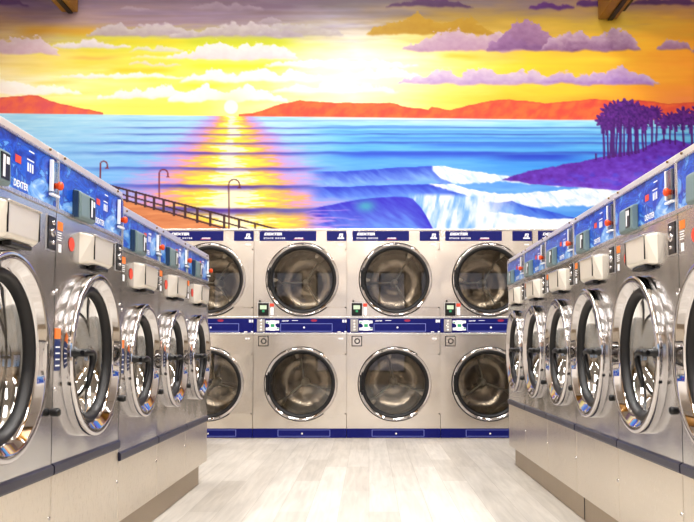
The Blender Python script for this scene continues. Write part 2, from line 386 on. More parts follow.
def floor_mat():
    m, nt, p = new_mat('pale_plank_floor')
    tc = nd(nt, 'ShaderNodeTexCoord')
    mp = nd(nt, 'ShaderNodeMapping'); mp.inputs['Rotation'].default_value = (0, 0, PI/2)
    nt.links.new(tc.outputs['Object'], mp.inputs['Vector'])
    br = nd(nt, 'ShaderNodeTexBrick'); br.offset = .37; br.offset_frequency = 3
    for k, v in (('Scale', 1), ('Mortar Size', .0016), ('Mortar Smooth', .3), ('Bias', -.1), ('Brick Width', 1.05), ('Row Height', .155)): br.inputs[k].default_value = v
    br.inputs['Color1'].default_value = srgb(204, 199, 191); br.inputs['Color2'].default_value = srgb(186, 180, 171); br.inputs['Mortar'].default_value = srgb(172, 166, 157)
    nt.links.new(mp.outputs[0], br.inputs['Vector'])
    mg = nd(nt, 'ShaderNodeMapping'); mg.inputs['Scale'].default_value = (34, 2.2, 1)
    nt.links.new(tc.outputs['Object'], mg.inputs['Vector'])
    g = nd(nt, 'ShaderNodeTexNoise'); g.inputs['Scale'].default_value = 1; g.inputs['Detail'].default_value = 5; g.inputs['Distortion'].default_value = .8
    nt.links.new(mg.outputs[0], g.inputs['Vector'])
    mb = nd(nt, 'ShaderNodeMapping'); mb.inputs['Scale'].default_value = (6, 1.6, 1)
    nt.links.new(tc.outputs['Object'], mb.inputs['Vector'])
    g2 = nd(nt, 'ShaderNodeTexNoise'); g2.inputs['Scale'].default_value = 1; g2.inputs['Detail'].default_value = 3
    nt.links.new(mb.outputs[0], g2.inputs['Vector'])
    mr = nd(nt, 'ShaderNodeMapRange'); mr.inputs['From Min'].default_value = .3; mr.inputs['From Max'].default_value = .7; mr.inputs['To Min'].default_value = .86; mr.inputs['To Max'].default_value = 1.06
    nt.links.new(g.outputs['Fac'], mr.inputs['Value'])
    mr2 = nd(nt, 'ShaderNodeMapRange'); mr2.inputs['From Min'].default_value = .3; mr2.inputs['From Max'].default_value = .7; mr2.inputs['To Min'].default_value = .9; mr2.inputs['To Max'].default_value = 1.05
    nt.links.new(g2.outputs['Fac'], mr2.inputs['Value'])
    ml = nd(nt, 'ShaderNodeMath', operation='MULTIPLY'); nt.links.new(mr.outputs[0], ml.inputs[0]); nt.links.new(mr2.outputs[0], ml.inputs[1])
    vm = nd(nt, 'ShaderNodeVectorMath', operation='SCALE')
    nt.links.new(br.outputs['Color'], vm.inputs[0]); nt.links.new(ml.outputs[0], vm.inputs['Scale'])
    nt.links.new(vm.outputs[0], p.inputs['Base Color'])
    p.inputs['Roughness'].default_value = .42
    return m
M['floor'] = floor_mat()

def mural_mat():
    m, nt, p = new_mat('painted_mural')
    a = nd(nt, 'ShaderNodeAttribute'); a.attribute_name = 'paint'
    nt.links.new(a.outputs['Color'], p.inputs['Base Color'])
    p.inputs['Roughness'].default_value = .6; p.inputs['Specular IOR Level'].default_value = .25
    return m
M['mural'] = mural_mat()

# ---------------------------------------------------------------- mesh helpers
class MB:
    def __init__(self): self.v = []; self.f = []; self.s = []
    def add(self, vs, fs, smooth=False):
        o = len(self.v); self.v += [tuple(p) for p in vs]
        self.f += [tuple(i+o for i in f) for f in fs]; self.s += [smooth]*len(fs)
        return self
    def box(self, x0, x1, y0, y1, z0, z1, skip=()):
        vs = [(x, y, z) for x in (x0, x1) for y in (y0, y1) for z in (z0, z1)]
        fs = {'-x': (0, 1, 3, 2), '+x': (4, 6, 7, 5), '-y': (0, 4, 5, 1), '+y': (2, 3, 7, 6), '-z': (0, 2, 6, 4), '+z': (1, 5, 7, 3)}
        return self.add(vs, [f for k, f in fs.items() if k not in skip])
    def prism(self, pts, x0, x1):
        """a (y, z) outline drawn out along x"""
        n = len(pts)
        vs = [(x0, y, z) for y, z in pts]+[(x1, y, z) for y, z in pts]
        return self.add(vs, [tuple(range(n-1, -1, -1)), tuple(range(n, 2*n))]+[(i, (i+1) % n, n+(i+1) % n, n+i) for i in range(n)])
    def lathe(self, prof, cx=0, cz=0, seg=64, smooth=True):
        """(radius, outwards) profile turned about an axis that points out of the front (-y)"""
        vs = []; fs = []; n = len(prof)
        for k in range(seg):
            a = 2*PI*k/seg
            for r, o in prof: vs.append((cx+r*math.cos(a), -o, cz+r*math.sin(a)))
        for k in range(seg):
            k2 = (k+1) % seg
            for i in range(n-1):
                q = [k*n+i, k*n+i+1, k2*n+i+1, k2*n+i]
                if prof[i][0] < 1e-6: q = [k*n+i, k*n+i+1, k2*n+i+1]
                elif prof[i+1][0] < 1e-6: q = [k*n+i, k*n+i+1, k2*n+i]
                fs.append(tuple(q))
        return self.add(vs, fs, smooth)
    def plate_hole(self, x0, x1, z0, z1, y, cx, cz, r, seg=96):
        """flat sheet in the plane y with a round hole"""
        vs = []; fs = []
        angs = sorted(set([2*PI*k/seg for k in range(seg)]+[math.atan2(zz-cz, xx-cx) % (2*PI) for xx in (x0, x1) for zz in (z0, z1)]))
        for a in angs:
            c, s = math.cos(a), math.sin(a)
            t = min([((x1-cx)/c if c > 1e-9 else ((x0-cx)/c if c < -1e-9 else 1e9)), ((z1-cz)/s if s > 1e-9 else ((z0-cz)/s if s < -1e-9 else 1e9))])
            vs += [(cx+r*c, y, cz+r*s), (cx+t*c, y, cz+t*s)]
        n = len(angs)
        for k in range(n):
            j = (k+1) % n
            fs.append((2*k, 2*k+1, 2*j+1, 2*j))
        return self.add(vs, fs)
    def tube(self, path, r, seg=12, cap=True):
        P = [Vector(p) for p in path]; vs = []; fs = []
        rr = r if isinstance(r, (list, tuple)) else [r]*len(P)
        up = Vector((.31, .2, .93))
        for i, p in enumerate(P):
            d = (P[min(i+1, len(P)-1)]-P[max(i-1, 0)]).normalized()
            a = d.cross(up).normalized(); b = d.cross(a).normalized()
            for k in range(seg):
                t = 2*PI*k/seg
                vs.append(p+(a*math.cos(t)+b*math.sin(t))*rr[i])
        for i in range(len(P)-1):
            for k in range(seg):
                k2 = (k+1) % seg
                fs.append((i*seg+k, i*seg+k2, (i+1)*seg+k2, (i+1)*seg+k))
        self.add(vs, fs, True)
        if cap:
            n = len(P)
            self.add(vs[:seg], [tuple(range(seg-1, -1, -1))]); self.add(vs[(n-1)*seg:], [tuple(range(seg))])
        return self
    def disc(self, cx, cz, y, rx, rz=None, seg=24):
        rz = rz or rx
        return self.add([(cx+rx*math.cos(2*PI*k/seg), y, cz+rz*math.sin(2*PI*k/seg)) for k in range(seg)], [tuple(range(seg))])
    def build(self, name, mat, parent=None, bevel=0, segs=2):
        me = bpy.data.meshes.new(name)
        me.from_pydata(self.v, [], self.f)
        me.polygons.foreach_set('use_smooth', self.s)
        bm = bmesh.new(); bm.from_mesh(me)
        bmesh.ops.remove_doubles(bm, verts=bm.verts, dist=1e-5)
        if bevel:
            es = [e for e in bm.edges if len(e.link_faces) == 2 and e.calc_face_angle(0) > .6]
            bmesh.ops.bevel(bm, geom=es, offset=bevel, segments=segs, profile=.5, affect='EDGES', clamp_overlap=True)
        bmesh.ops.recalc_face_normals(bm, faces=bm.faces)
        bm.to_mesh(me); bm.free()
        me.materials.append(mat)
        o = bpy.data.objects.new(name, me); COL.objects.link(o)
        if parent is not None: o.parent = parent
        return o

_TEXT = {}
def text_mesh(s, size, bold=0., shear=0., sx=1., space=1.):
    key = (s, size, bold, shear, sx, space)
    if key not in _TEXT:
        cu = bpy.data.curves.new('lettering_outline', 'FONT'); cu.body = s; cu.size = size; cu.offset = bold; cu.shear = shear; cu.space_character = space
        o = bpy.data.objects.new('lettering_outline', cu); COL.objects.link(o)
        bpy.context.view_layer.update()
        me = bpy.data.meshes.new_from_object(o.evaluated_get(bpy.context.evaluated_depsgraph_get()))
        me.transform(Matrix.Diagonal((sx, 1, 1, 1)))
        me.transform(Matrix.Rotation(PI/2, 4, 'X'))
        bpy.data.objects.remove(o); bpy.data.curves.remove(cu)
        _TEXT[key] = me
    return _TEXT[key]
def add_text(mb, s, x, y, z, size, **kw):
    """lettering facing -y, lower left corner at x, z"""
    me = text_mesh(s, size, **kw)
    mb.add([(v.co.x+x, v.co.y+y, v.co.z+z) for v in me.vertices], [tuple(p.vertices) for p in me.polygons])

def root(name, label, cat, loc, rz=0, group=None):
    o = bpy.data.objects.new(name, None); COL.objects.link(o)
    o.empty_display_size = .1
    o.location = loc; o.rotation_euler = (0, 0, rz)
    tag(o, label, cat, group)
    return o
def tag(o, label, cat, group=None):
    o['label'] = label; o['category'] = cat
    if group: o['group'] = group
    return o
def structure(o): o['kind'] = 'structure'; return o
KIDS = {}
def copy_thing(r, loc, rz, label, group=None):
    n = r.copy(); COL.objects.link(n); n.location = loc; n.rotation_euler = (0, 0, rz); n['label'] = label
    if group: n['group'] = group
    for ch in list(r.children):
        c = ch.copy(); COL.objects.link(c); c.parent = n
        for g in list(ch.children):
            d = g.copy(); COL.objects.link(d); d.parent = c
    return n

# ---------------------------------------------------------------- washing machines
def make_washer(label, W, K, loc, rz, group, hand=-1):
    """front faces -y; x runs from the viewer's left to right along the front; z = 0 under the cabinet"""
    R = root('washing_machine', label, 'washing machine', loc, rz, group)
    h, z_strip, cz, ro, z_pan, z_top = K['h'], K['strip'], K['cz'], K['ro'], K['panel'], K['panel_top']
    dc = K.get('dc', 0.)
    pro = K['lip']
    hw = W/2-.0028; D = .82
    L = lambda t: -W/2+t                      # distance from the left edge of the front
    # sheet steel cabinet with the round door opening
    b = MB()
    b.plate_hole(-hw, hw, z_strip+.034, z_pan, 0, dc, cz, ro-.012)
    b.add([(-hw, 0, z_strip+.034), (-hw, 0, z_pan), (-hw, D, z_pan), (-hw, D, z_strip+.034)], [(0, 1, 2, 3)])
    b.add([(hw, 0, z_strip+.034), (hw, 0, z_pan), (hw, D, z_pan), (hw, D, z_strip+.034)], [(0, 1, 2, 3)])
    b.box(-hw, hw, .004, D, z_pan, h-.004, skip=('-z',))
    b.box(-hw, hw, .012, D, 0, z_strip+.034, skip=('+z',))
    b.add([(-hw, D, z_strip), (hw, D, z_strip), (hw, D, z_pan), (-hw, D, z_pan)], [(0, 1, 2, 3)])
    b.build('cabinet', M['steel'], R)
    MB().box(-hw, hw, -.002, .012, .002, z_strip-.002).build('lower_panel', M['lower_steel'], R, .002)
    MB().prism([(.01, z_strip-.003), (-.008, z_strip-.001), (-.011, z_strip+.005), (-.011, z_strip+.028), (-.004, z_strip+.034), (.01, z_strip+.035)], -hw+.003, hw-.003).build('bumper_strip', M['strip'], R)
    # head of the machine: printed panel in a steel surround, slanting steel band over it
    b = MB()
    b.box(-hw, hw, -.006, .004, z_pan-.006, z_pan+.007)
    b.box(-hw, -hw+.009, -.005, .004, z_pan+.007, z_top-.004); b.box(hw-.009, hw, -.005, .004, z_pan+.007, z_top-.004)
    b.box(-hw, hw, -.006, .004, z_top-.004, z_top+.003)
    b.build('panel_surround', M['trim_steel'], R, .0015)
    P = MB().box(-hw+.009, hw-.009, -.001, .004, z_pan+.007, z_top-.004).build('control_panel', M['art'], R)
    MB().prism([(-.004, z_top+.003), (-.001, h-.003), (.003, h), (.05, h), (.05, z_top+.003)], -hw, hw).build('top_band', M['band'], R, .0012)
    ph = z_top-z_pan
    t = MB(); add_text(t, 'DEXTER', L(.40*W/.75), -.0016, z_pan+.018, .028, bold=.0009, shear=.12, sx=1.05)
    t.build('brand_lettering', M['white'], P)
    x = L(.50*W/.75)
    for k in range(3): MB().box(x+k*.018, x+k*.018+.009, -.0018, 0, z_pan+.078, z_pan+.104).build('cycle_mark', M['white'], P)
    MB().box(x-.004, x+.05, -.0018, 0, z_pan+.112, z_pan+.116).build('cycle_line', M['white'], P)
    MB().box(x+.01, x+.05, -.0018, 0, z_top-.027, z_top-.023).build('cycle_line', M['white'], P)
    t = MB().box(L(.41*W/.75), L(.41*W/.75)+.042, -.0018, 0, z_pan+.088, z_pan+.11)
    t.build('price_label', M['red_label'], P)
    # card reader
    rx = L(.155*W/.75); rw = .165; z_pan -= .010
    rd = MB().prism([(0, z_pan+.008), (-.022, z_pan+.006), (-.030, z_pan+.014), (-.028, z_pan+.096), (-.020, z_pan+.104), (0, z_pan+.107)], rx, rx+rw).build('card_reader', M['grey'], R, .006)
    MB().prism([(-.002, z_pan+.010), (-.021, z_pan+.010), (-.021, z_pan+.100), (-.002, z_pan+.104)], rx-.007, rx+.002).build('reader_side', M['darkblue'], rd)
    b = MB().box(rx+.096, rx+.150, -.0312, -.026, z_pan+.02, z_pan+.092); b.build('reader_faceplate', M['black'], rd)
    b = MB().box(rx+.104, rx+.118, -.0320, -.026, z_pan+.026, z_pan+.086); b.box(rx+.126, rx+.144, -.0320, -.026, z_pan+.064, z_pan+.084)
    b.build('reader_print', M['white'], rd)
    z_pan += .010
    # clear plate with the orange stop knob
    kx = W/2-.045
    kp = MB().box(kx-.03, kx+.024, -.012, -.002, z_top-.118, z_top-.016).build('knob_plate', M['clear'], R, .002)
    b = MB().box(kx-.036, kx+.03, -.016, -.004, z_pan+.036, z_pan+.043); b.box(kx-.034, kx-.026, -.015, -.004, z_pan+.05, z_top-.016)
    b.build('plate_edge', M['white'], kp)
    MB().lathe([(0, .034), (.009, .033), (.0135, .029), (.014, .021), (.010, .017), (.008, .004)], kx+.008, z_pan+.072, 24).build('stop_knob', M['orange'], R)
    # soap dispenser hopper
    sx0 = L(.275*W/.75); sx1 = sx0+.235; st = z_pan-.042; sb = st-.106
    b = MB()
    A = [(sx0-.045, 0, st+.002), (sx1+.02, 0, st+.002), (sx1+.02, 0, sb-.004), (sx0-.045, 0, sb-.004)]
    B = [(sx0, -.040, st-.006), (sx1, -.040, st-.006), (sx1, -.037, sb+.012), (sx0, -.037, sb+.012)]
    C = [(sx0+.008, -.026, sb), (sx1-.008, -.026, sb)]
    b.add(A+B+C, [(0, 1, 5, 4), (0, 4, 7, 8, 3), (1, 2, 9, 6, 5), (4, 5, 6, 7), (7, 6, 9, 8), (8, 9, 2, 3)])
    sd = b.build('soap_dispenser', M['cast_steel'], R, .004)
    b = MB().prism([(-.003, st+.007), (-.044, st-.002), (-.046, st-.008), (-.038, st-.008), (-.003, st)], sx0-.004, sx1+.004)
    b.build('dispenser_lid', M['trim_steel'], sd, .002)
    MB().box(sx0+.05, sx1-.03, -.03, -.003, sb-.016, sb-.002).build('dispenser_shadow', M['black'], sd, .004)  # black block standing in for the shade under the dispenser
    for xx in (sx0+.001, sx1-.004): MB().box(xx, xx+.003, -.0412, -.037, sb+.014, st-.01).build('dispenser_seam', M['rubber'], sd)
    # coin plate with three keyholes
    cp = MB().box(W/2-.082, W/2-.014, -.006, 0, z_pan-.135, z_pan-.028).build('coin_plate', M['black'], R, .002)
    b = MB()
    for k, (dz, r) in enumerate(((.022, .007), (.055, .014), (.086, .008))):
        b.lathe([(0, .014), (r*.8, .013), (r, .010), (r, .005)], W/2-.048, z_pan-.135+dz, 20)
    b.build('keyholes', M['chrome'], cp)
    b = MB().box(W/2-.086, W/2-.010, -.003, 0, z_pan-.139, z_pan-.024); b.build('coin_plate_rim', M['trim_steel'], cp)
    # stickers on the left of the front
    MB().box(L(.016), L(.062), -.0012, 0, z_pan-.062, z_pan-.034).build('orange_sticker', M['orange_label'], R)
    b = MB()
    for k in range(4): b.box(L(.016), L(.056-.006*(k % 2)), -.001, 0, z_pan-.072-k*.008, z_pan-.069-k*.008)
    b.box(L(.026), L(.05), -.0012, 0, z_pan-.135, z_pan-.108)
    b.build('white_sticker', M['white'], R)
    b = MB().disc(L(.150), z_pan-.095, -.0013, .030, .024)
    b.build('warning_sticker', M['red_label'], R)
    lw = max(.02, min(.048, W/2+dc-ro-.014))
    lb = MB().box(L(.010), L(.010)+lw, -.0014, 0, cz-.05, cz+.052).build('instruction_label', M['blue_label'], R)
    MB().box(L(.010), L(.010)+lw, -.0022, 0, cz+.054, cz+.088).build('label_header', M['orange_label'], lb)
    b = MB()
    for k in range(4): b.box(L(.014), L(.006)+lw, -.002, 0, cz-.036+k*.02, cz-.031+k*.02)
    b.build('label_lines', M['white'], lb)
    # door: polished ring, seal, bowl, handle
    q = ro
    d = MB().lathe([(q-.012, -.03), (q, -.002), (q+.001, pro*.5), (q, pro-.005), (q-.002, pro-.001), (q-.005, pro), (q-.020, pro), (q-.023, pro-.001), (q-.026, pro-.004), (q-.044, pro*.5), (q-.056, pro*.25), (q-.057, -.03)], dc, cz, 96).build('door', M['chrome'], R)
    MB().lathe([(q-.053, pro*.30), (q-.057, pro*.38), (q-.064, pro*.36), (q-.071, pro*.2), (q-.077, -.006), (q-.080, -.030), (q-.055, -.032)], dc, cz, 96).build('door_seal', M['rubber'], d)
    s = (q-.08)/.19
    MB().lathe([(q-.077, -.016), (q-.083, -.022), (.180*s, -.06), (.168*s, -.10), (.14*s, -.125), (.08*s, -.138), (0, -.142)], dc, cz, 72).build('door_bowl', M['bowl'], d)
    g = hand; hx = dc+g*(q-.018)
    b = MB()
    b.lathe([(0, pro+.048), (.011, pro+.047), (.014, pro+.041), (.013, pro+.010), (.020, pro+.005), (.022, pro-.006)], hx, cz+.008, 20)
    b.tube([(hx+g*.018, -pro-.030, cz+.008), (hx, -pro-.040, cz+.008), (hx-g*.030, -pro-.044, cz+.010), (hx-g*.048, -pro-.045, cz+.004), (hx-g*.052, -pro-.045, cz-.014), (hx-g*.043, -pro-.043, cz-.045), (hx-g*.026, -pro-.040, cz-.085), (hx-g*.016, -pro-.037, cz-.112)], [.009, .012, .012, .013, .012, .010, .009, .007], 14)
    b.build('door_handle', M['black'], d)
    for dz in (-.07, .07): MB().box(dc+min(-g*(q-.03), -g*(q+.022)), dc+max(-g*(q-.03), -g*(q+.022)), -.022, -.001, cz+dz-.018, cz+dz+.018).build('door_hinge', M['trim_steel'], d, .004)
    # perforated drum behind the bowl, three lifters
    dr = q-.045
    b = MB().lathe([(q-.074, -.034), (dr-.004, -.044), (dr, -.06), (dr, -.2), (dr-.004, -.205), (dr, -.21), (dr, -.33), (dr-.004, -.335), (dr, -.34), (dr, -.46), (dr-.03, -.485), (.07, -.50), (.06, -.475), (0, -.47)], dc, cz, 72)
    dm = b.build('drum', M['drum_steel'], R)
    b = MB()
    for k in range(3):
        a = PI/2+.35+2*PI*k/3
        c, sn = math.cos(a), math.sin(a)
        w = .035
        vs = []
        for yy in (.10, .455):
            for rr, tt in ((dr-.001, -w), (dr-.055, -.008), (dr-.055, .008), (dr-.001, w)):
                vs.append((dc+c*rr-sn*tt, yy, cz+sn*rr+c*tt))
        b.add(vs, [(0, 1, 5, 4), (1, 2, 6, 5), (2, 3, 7, 6), (0, 3, 2, 1), (4, 5, 6, 7)])
    b.build('lifters', M['drum_steel'], dm)
    # lock knob, little bolts
    MB().lathe([(0, .034), (.010, .033), (.014, .027), (.013, .006), (.008, .0)], W/2-.022, cz-ro*.62, 18).build('lock_knob', M['black'], R)
    b = MB()
    for xx, zz in ((hw-.012, cz+.20), (hw-.012, .17), (-hw+.014, cz-.11), (-hw+.012, cz+.21)):
        MB().lathe([(0, .007), (.005, .006), (.007, .002), (.007, 0)], xx, zz, 12).build('bolt', M['chrome'], R)
    for xx in (-hw+.055, hw-.075):
        MB().lathe([(0, .009), (.004, .008), (.005, .001), (.005, -.01)], xx, z_top+.017, 10).build('band_stud', M['stud'], R)
    return R

KA = dict(h=1.354, strip=.304, cz=.687, ro=.2925, panel=1.160, panel_top=1.326, lip=.040, dc=-.045)
KC = dict(KA, ro=.282, lip=.032, dc=0.)
KB = dict(h=1.300, strip=.252, cz=.655, ro=.250, panel=1.122, panel_top=1.266, lip=.036)
BASE = .133
GL, GR = 'front-load washers in the row on the pier side', 'front-load washers in the row on the palm tree side'

def lpos(y0, y1): return (-FACE, (y0+y1)/2, BASE)
def rpos(y0, y1): return (FACE, (y0+y1)/2, BASE)
LT, RT = PI/2, -PI/2
la = make_washer('tall steel washer nearest the viewer on the pier side, partly out of frame', .757, KA, lpos(2.093, 2.850), LT, GL)
make_washer('tall steel washer on the pier side, just before the row steps down in height', .757, dict(KA, dc=-.015), lpos(2.850, 3.607), LT, GL)
lb_ = make_washer('shorter steel washer on the pier side, first one after the step down in height', .655, KB, lpos(3.607, 4.262), LT, GL)
copy_thing(lb_, lpos(4.262, 4.917), LT, 'middle one of the three shorter steel washers on the pier side')
copy_thing(lb_, lpos(4.917, 5.572), LT, 'shorter steel washer at the far end of the pier-side row, nearest the dryers')
ra = make_washer('steel washer nearest the viewer on the palm tree side, mostly out of frame', .734, KA, rpos(2.152, 2.886), RT, GR, 1)
copy_thing(ra, rpos(2.886, 3.620), RT, 'steel washer second nearest the viewer on the palm tree side, whole round door in view')
copy_thing(ra, rpos(3.620, 4.354), RT, 'steel washer on the palm tree side, third nearest the viewer')
rc = make_washer('steel washer on the palm tree side, third from the far end by the dryers', .697, KC, rpos(4.354, 5.051), RT, GR, 1)
copy_thing(rc, rpos(5.051, 5.748), RT, 'steel washer on the palm tree side, second from the far end by the dryers')
copy_thing(rc, rpos(5.748, 6.445), RT, 'steel washer at the far end of the palm-side row, partly covering a dryer')

# plinths the rows stand on
def plinth(label, sgn, y0, y1):
    x0, x1 = (FACE+.034, FACE+.80)
    b = MB()
    if sgn < 0: x0, x1 = -x1, -x0
    b.box(x0, x1, y0, y1, 0, BASE-.001)
    o = b.build('machine_plinth', M['plinth'], None, .004)
    tag(o, label, 'plinth')
    fx = x0 if sgn > 0 else x1
    j = MB()
    for k in range(1, 4):
        yy = y1-k*2.06+.02
        if yy > y0: j.box(fx-.002, fx+.002, yy-.004, yy+.004, .006, BASE-.004)
    j.build('cover_joint', M['rubber'], o)
plinth('low dull metal-clad plinth under the washers on the pier side', -1, 2.12, 5.50)
plinth('low dull metal-clad plinth under the washers on the palm tree side', 1, 2.17, 6.395)

# ---------------------------------------------------------------- stacked dryers
DW = .8722
def make_dryer(label, loc, group):
    R = root('stacked_dryer', label, 'dryer', loc, 0, group)
    s = 1/107.0
    X = lambda px: (px-300.1)*s
    Z = lambda py: (438.5-py)*s
    hw = DW/2-.002; D = .78; H = 1.940
    cu, cl = (X(302.6), Z(280.3)), (X(301.6), Z(384.6))
    ro = .340
    z_m0, z_m1 = Z(335.5), Z(318)
    zk = Z(428.3)
    b = MB()
    b.plate_hole(-hw, hw, z_m1, H, 0, cu[0], cu[1], ro-.02)
    b.plate_hole(-hw, hw, zk, z_m0, 0, cl[0], cl[1], ro-.02)
    for sx in (-hw, hw): b.add([(sx, 0, 0), (sx, D, 0), (sx, D, H), (sx, 0, H)], [(0, 1, 2, 3)])
    b.add([(-hw, 0, H), (hw, 0, H), (hw, D, H), (-hw, D, H)], [(0, 1, 2, 3)])
    b.add([(-hw, D, 0), (hw, D, 0), (hw, D, H), (-hw, D, H)], [(0, 1, 2, 3)])
    b.box(-hw, hw, .006, .03, z_m0, z_m1); b.box(-hw, hw, .006, .03, 0, zk)
    b.build('cabinet', M['dryer_steel'], R)
    # header: name panel and size badge
    hp = MB().box(X(259), X(316), -.004, 0, Z(241.4), Z(231.4)).build('name_panel', M['navy'], R, .0012)
    t = MB()
    add_text(t, 'DEXTER', X(263.6), -.0046, Z(235.7), .033, bold=.0016, shear=.22, sx=1.38)
    add_text(t, 'STACK DRYER', X(263.2), -.0046, Z(239.5), .0205, bold=.0007, sx=1.15, space=1.42)
    t.build('name_lettering', M['white'], hp)
    t = MB(); add_text(t, 'EXPRESS', X(294.2), -.0046, Z(239.4), .0175, bold=.0008, shear=.3, sx=1.2)
    t.build('series_lettering', M['white'], hp)
    t = MB().add([(X(292.5), -.0045, Z(239.8)), (X(303), -.0045, Z(239.8)), (X(304.3), -.0045, Z(239.4)), (X(294), -.0045, Z(239.4))], [(0, 1, 2, 3)])
    t.build('red_underline', M['red_label'], hp)
    bp = MB().box(X(326.6), X(346.3), -.004, 0, Z(241.4), Z(231.4)).build('size_badge', M['navy'], R, .0012)
    t = MB(); add_text(t, 'F2', X(338.6), -.0046, Z(237.3), .042, bold=.0022, shear=.2, sx=.95)
    t.box(X(337.4), X(344), -.0046, -.004, Z(239.4), Z(238))
    t.build('badge_lettering', M['white'], bp)
    for zz in (Z(245.8), Z(340.2)):
        b = MB()
        for k in range(2): b.box(X(338.6)+k*.024, X(338.6)+k*.024+.019, -.0012, 0, zz, zz+.014)
        b.build('white_sticker', M['white'], R)
    # doors
    for (cx, cz), (y0, y1), up in ((cu, (307.6, 251.2), 1), (cl, (413.3, 355.8), 0)):
        # door sheet reaching to the hinge on the right
        b = MB(); n = 40
        xr = X(346.4); zt, zb = Z(y1), Z(y0)
        r = ro+.003
        at = math.asin(min(1, (zt-cz)/r)); ab = math.asin(max(-1, (zb-cz)/r))
        pts = [(xr, zb), (xr, zt)]+[(cx+r*math.cos(at+(ab-at)*k/n), cz+r*math.sin(at+(ab-at)*k/n)) for k in range(n+1)]
        fr = [(x, -.016, z) for x, z in pts]; bk = [(x, 0, z) for x, z in pts]; N = len(pts)
        b.add(fr+bk, [tuple(range(N))]+[(i, (i+1) % N, N+(i+1) % N, N+i) for i in range(N)])
        d = b.build('door', M['dryer_steel'], R, .004)
        b = MB().box(xr-.006, hw, -.014, 0, zb-.006, zt+.006)
        b.build('door_hinge', M['trim_steel'], d)
        b = MB().lathe([(0, .016), (.008, .014), (.008, .0)], hw-.009, zt+.004, 12); b.lathe([(0, .016), (.008, .014), (.008, .0)], hw-.009, zb-.004, 12)
        b.build('hinge_pin', M['rubber'], d)
        MB().lathe([(ro-.022, -.05), (ro, -.001), (ro, .018), (ro-.003, .024), (ro-.010, .027), (ro-.015, .025), (ro-.018, .018), (ro-.022, .017), (ro-.028, .010), (ro-.030, -.01)], cx, cz, 96).build('door_ring', M['chrome'], d)
        MB().lathe([(ro, -.002), (ro, .0125), (ro+.007, .0125), (ro+.008, -.002)], cx, cz, 96).build('ring_shadow', M['rubber'], d)  # dark ring added as the shadow line around the chrome
        MB().lathe([(ro-.027, .010), (ro-.034, .014), (ro-.046, .010), (ro-.052, .0), (ro-.058, -.004), (ro-.062, -.02), (ro-.05, -.03)], cx, cz, 96).build('door_seal', M['rubber'], d)
        MB().lathe([(ro-.052, -.006), (.2, -.0045), (.1, -.0035), (0, -.003)], cx, cz, 72).build('door_glass', M['glass'], d)
        b = MB()
        b.box(cx-ro+.012, cx-ro+.034, -.044, -.01, cz-.075, cz+.085); b.box(cx-ro+.03, cx-ro+.05, -.03, -.008, cz-.10, cz-.06)
        b.box(cx-ro+.03, cx-ro+.05, -.03, -.008, cz+.07, cz+.11)
        b.build('door_handle', M['black'], d, .004)
        for a_ in (PI*.5, PI*.62, PI*.98, PI*1.38, PI*1.62):
            MB().lathe([(0, .033), (.005, .032), (.007, .026), (.007, .02)], cx+(ro-.012)*math.cos(a_), cz+(ro-.012)*math.sin(a_), 10).build('ring_screw', M['black'], d)
        # drum
        dr = ro-.03
        b = MB().lathe([(ro-.06, -.03), (dr, -.05), (dr, -.30), (dr-.004, -.305), (dr, -.31), (dr, -.58), (.10, -.60), (.09, -.58), (0, -.575)], cx, cz, 72)
        dm = b.build('drum', M['drum_steel'], R)
        b = MB(); rod = MB()
        for k in range(3):
            a = (1.05 if up else 1.75)+2*PI*k/3
            c, sn = math.cos(a), math.sin(a)
            rod.tube([(cx+.02*c, .40, cz+.02*sn), (cx+(dr-.01)*c, .50, cz+(dr-.01)*sn)], .0085, 8)
            vs = []
            for yy in (.06, .565):
                for rr, tt in ((dr-.001, -.03), (dr-.07, -.008), (dr-.07, .008), (dr-.001, .03)):
                    vs.append((cx+c*rr-sn*tt, yy, cz+sn*rr+c*tt))
            b.add(vs, [(0, 1, 5, 4), (1, 2, 6, 5), (2, 3, 7, 6), (0, 3, 2, 1), (4, 5, 6, 7)])
        b.build('lifters', M['cast_steel'], dm)
        rod.build('spokes', M['hub'], dm)
        MB().lathe([(0, -.36), (.018, -.366), (.028, -.385), (.034, -.41), (.04, -.575)], cx, cz, 20).build('hub', M['hub'], dm)
    # payment terminal beside the upper door
    rd = MB().box(X(258.4), X(268.8), -.022, 0, Z(316.8), Z(304)).build('card_reader', M['black'], R, .004)
    b = MB().box(X(260.2), X(266.8), -.0245, -.02, Z(310.3), Z(306.3)); b.build('reader_screen', M['screen'], rd)
    b = MB().box(X(262.4), X(264.8), -.0255, -.02, Z(313.2), Z(311.2)); b.build('reader_light', M['green'], rd)
    b = MB().box(X(257.6), X(269.6), -.008, 0, Z(317.6), Z(303.2)); b.build('reader_frame', M['trim_steel'], rd)
    b = MB().lathe([(0, .04), (.008, .036), (.008, .0)], X(260), Z(302), 10); b.build('reader_aerial', M['black'], rd)
    MB().box(X(269.8), X(274), -.003, 0, Z(307.4), Z(304.4)).build('red_notice', M['red_label'], R)
    b = MB().box(X(270.4), X(273.6), -.002, 0, Z(316), Z(308.4)); b.build('tariff_sticker', M['white'], R)
    # middle strip with keypad
    mp = MB().box(-hw, hw, -.005, .006, Z(333.6), Z(319.4)).build('control_strip', M['navy'], R, .0012)
    kp = MB().box(X(257.2), X(265.0), -.012, -.004, Z(332.6), Z(320.2)).build('keypad_plate', M['silver'], R, .002)
    b = MB()
    for k in range(4): b.lathe([(0, .016), (.010, .0155), (.012, .011)], X(261.1), Z(331-k*3.0), 12)
    b.build('keypad_buttons', M['trim_steel'], kp)
    st = MB().box(X(269.6), X(275.6), -.0062, -.004, Z(331.6), Z(321.2))
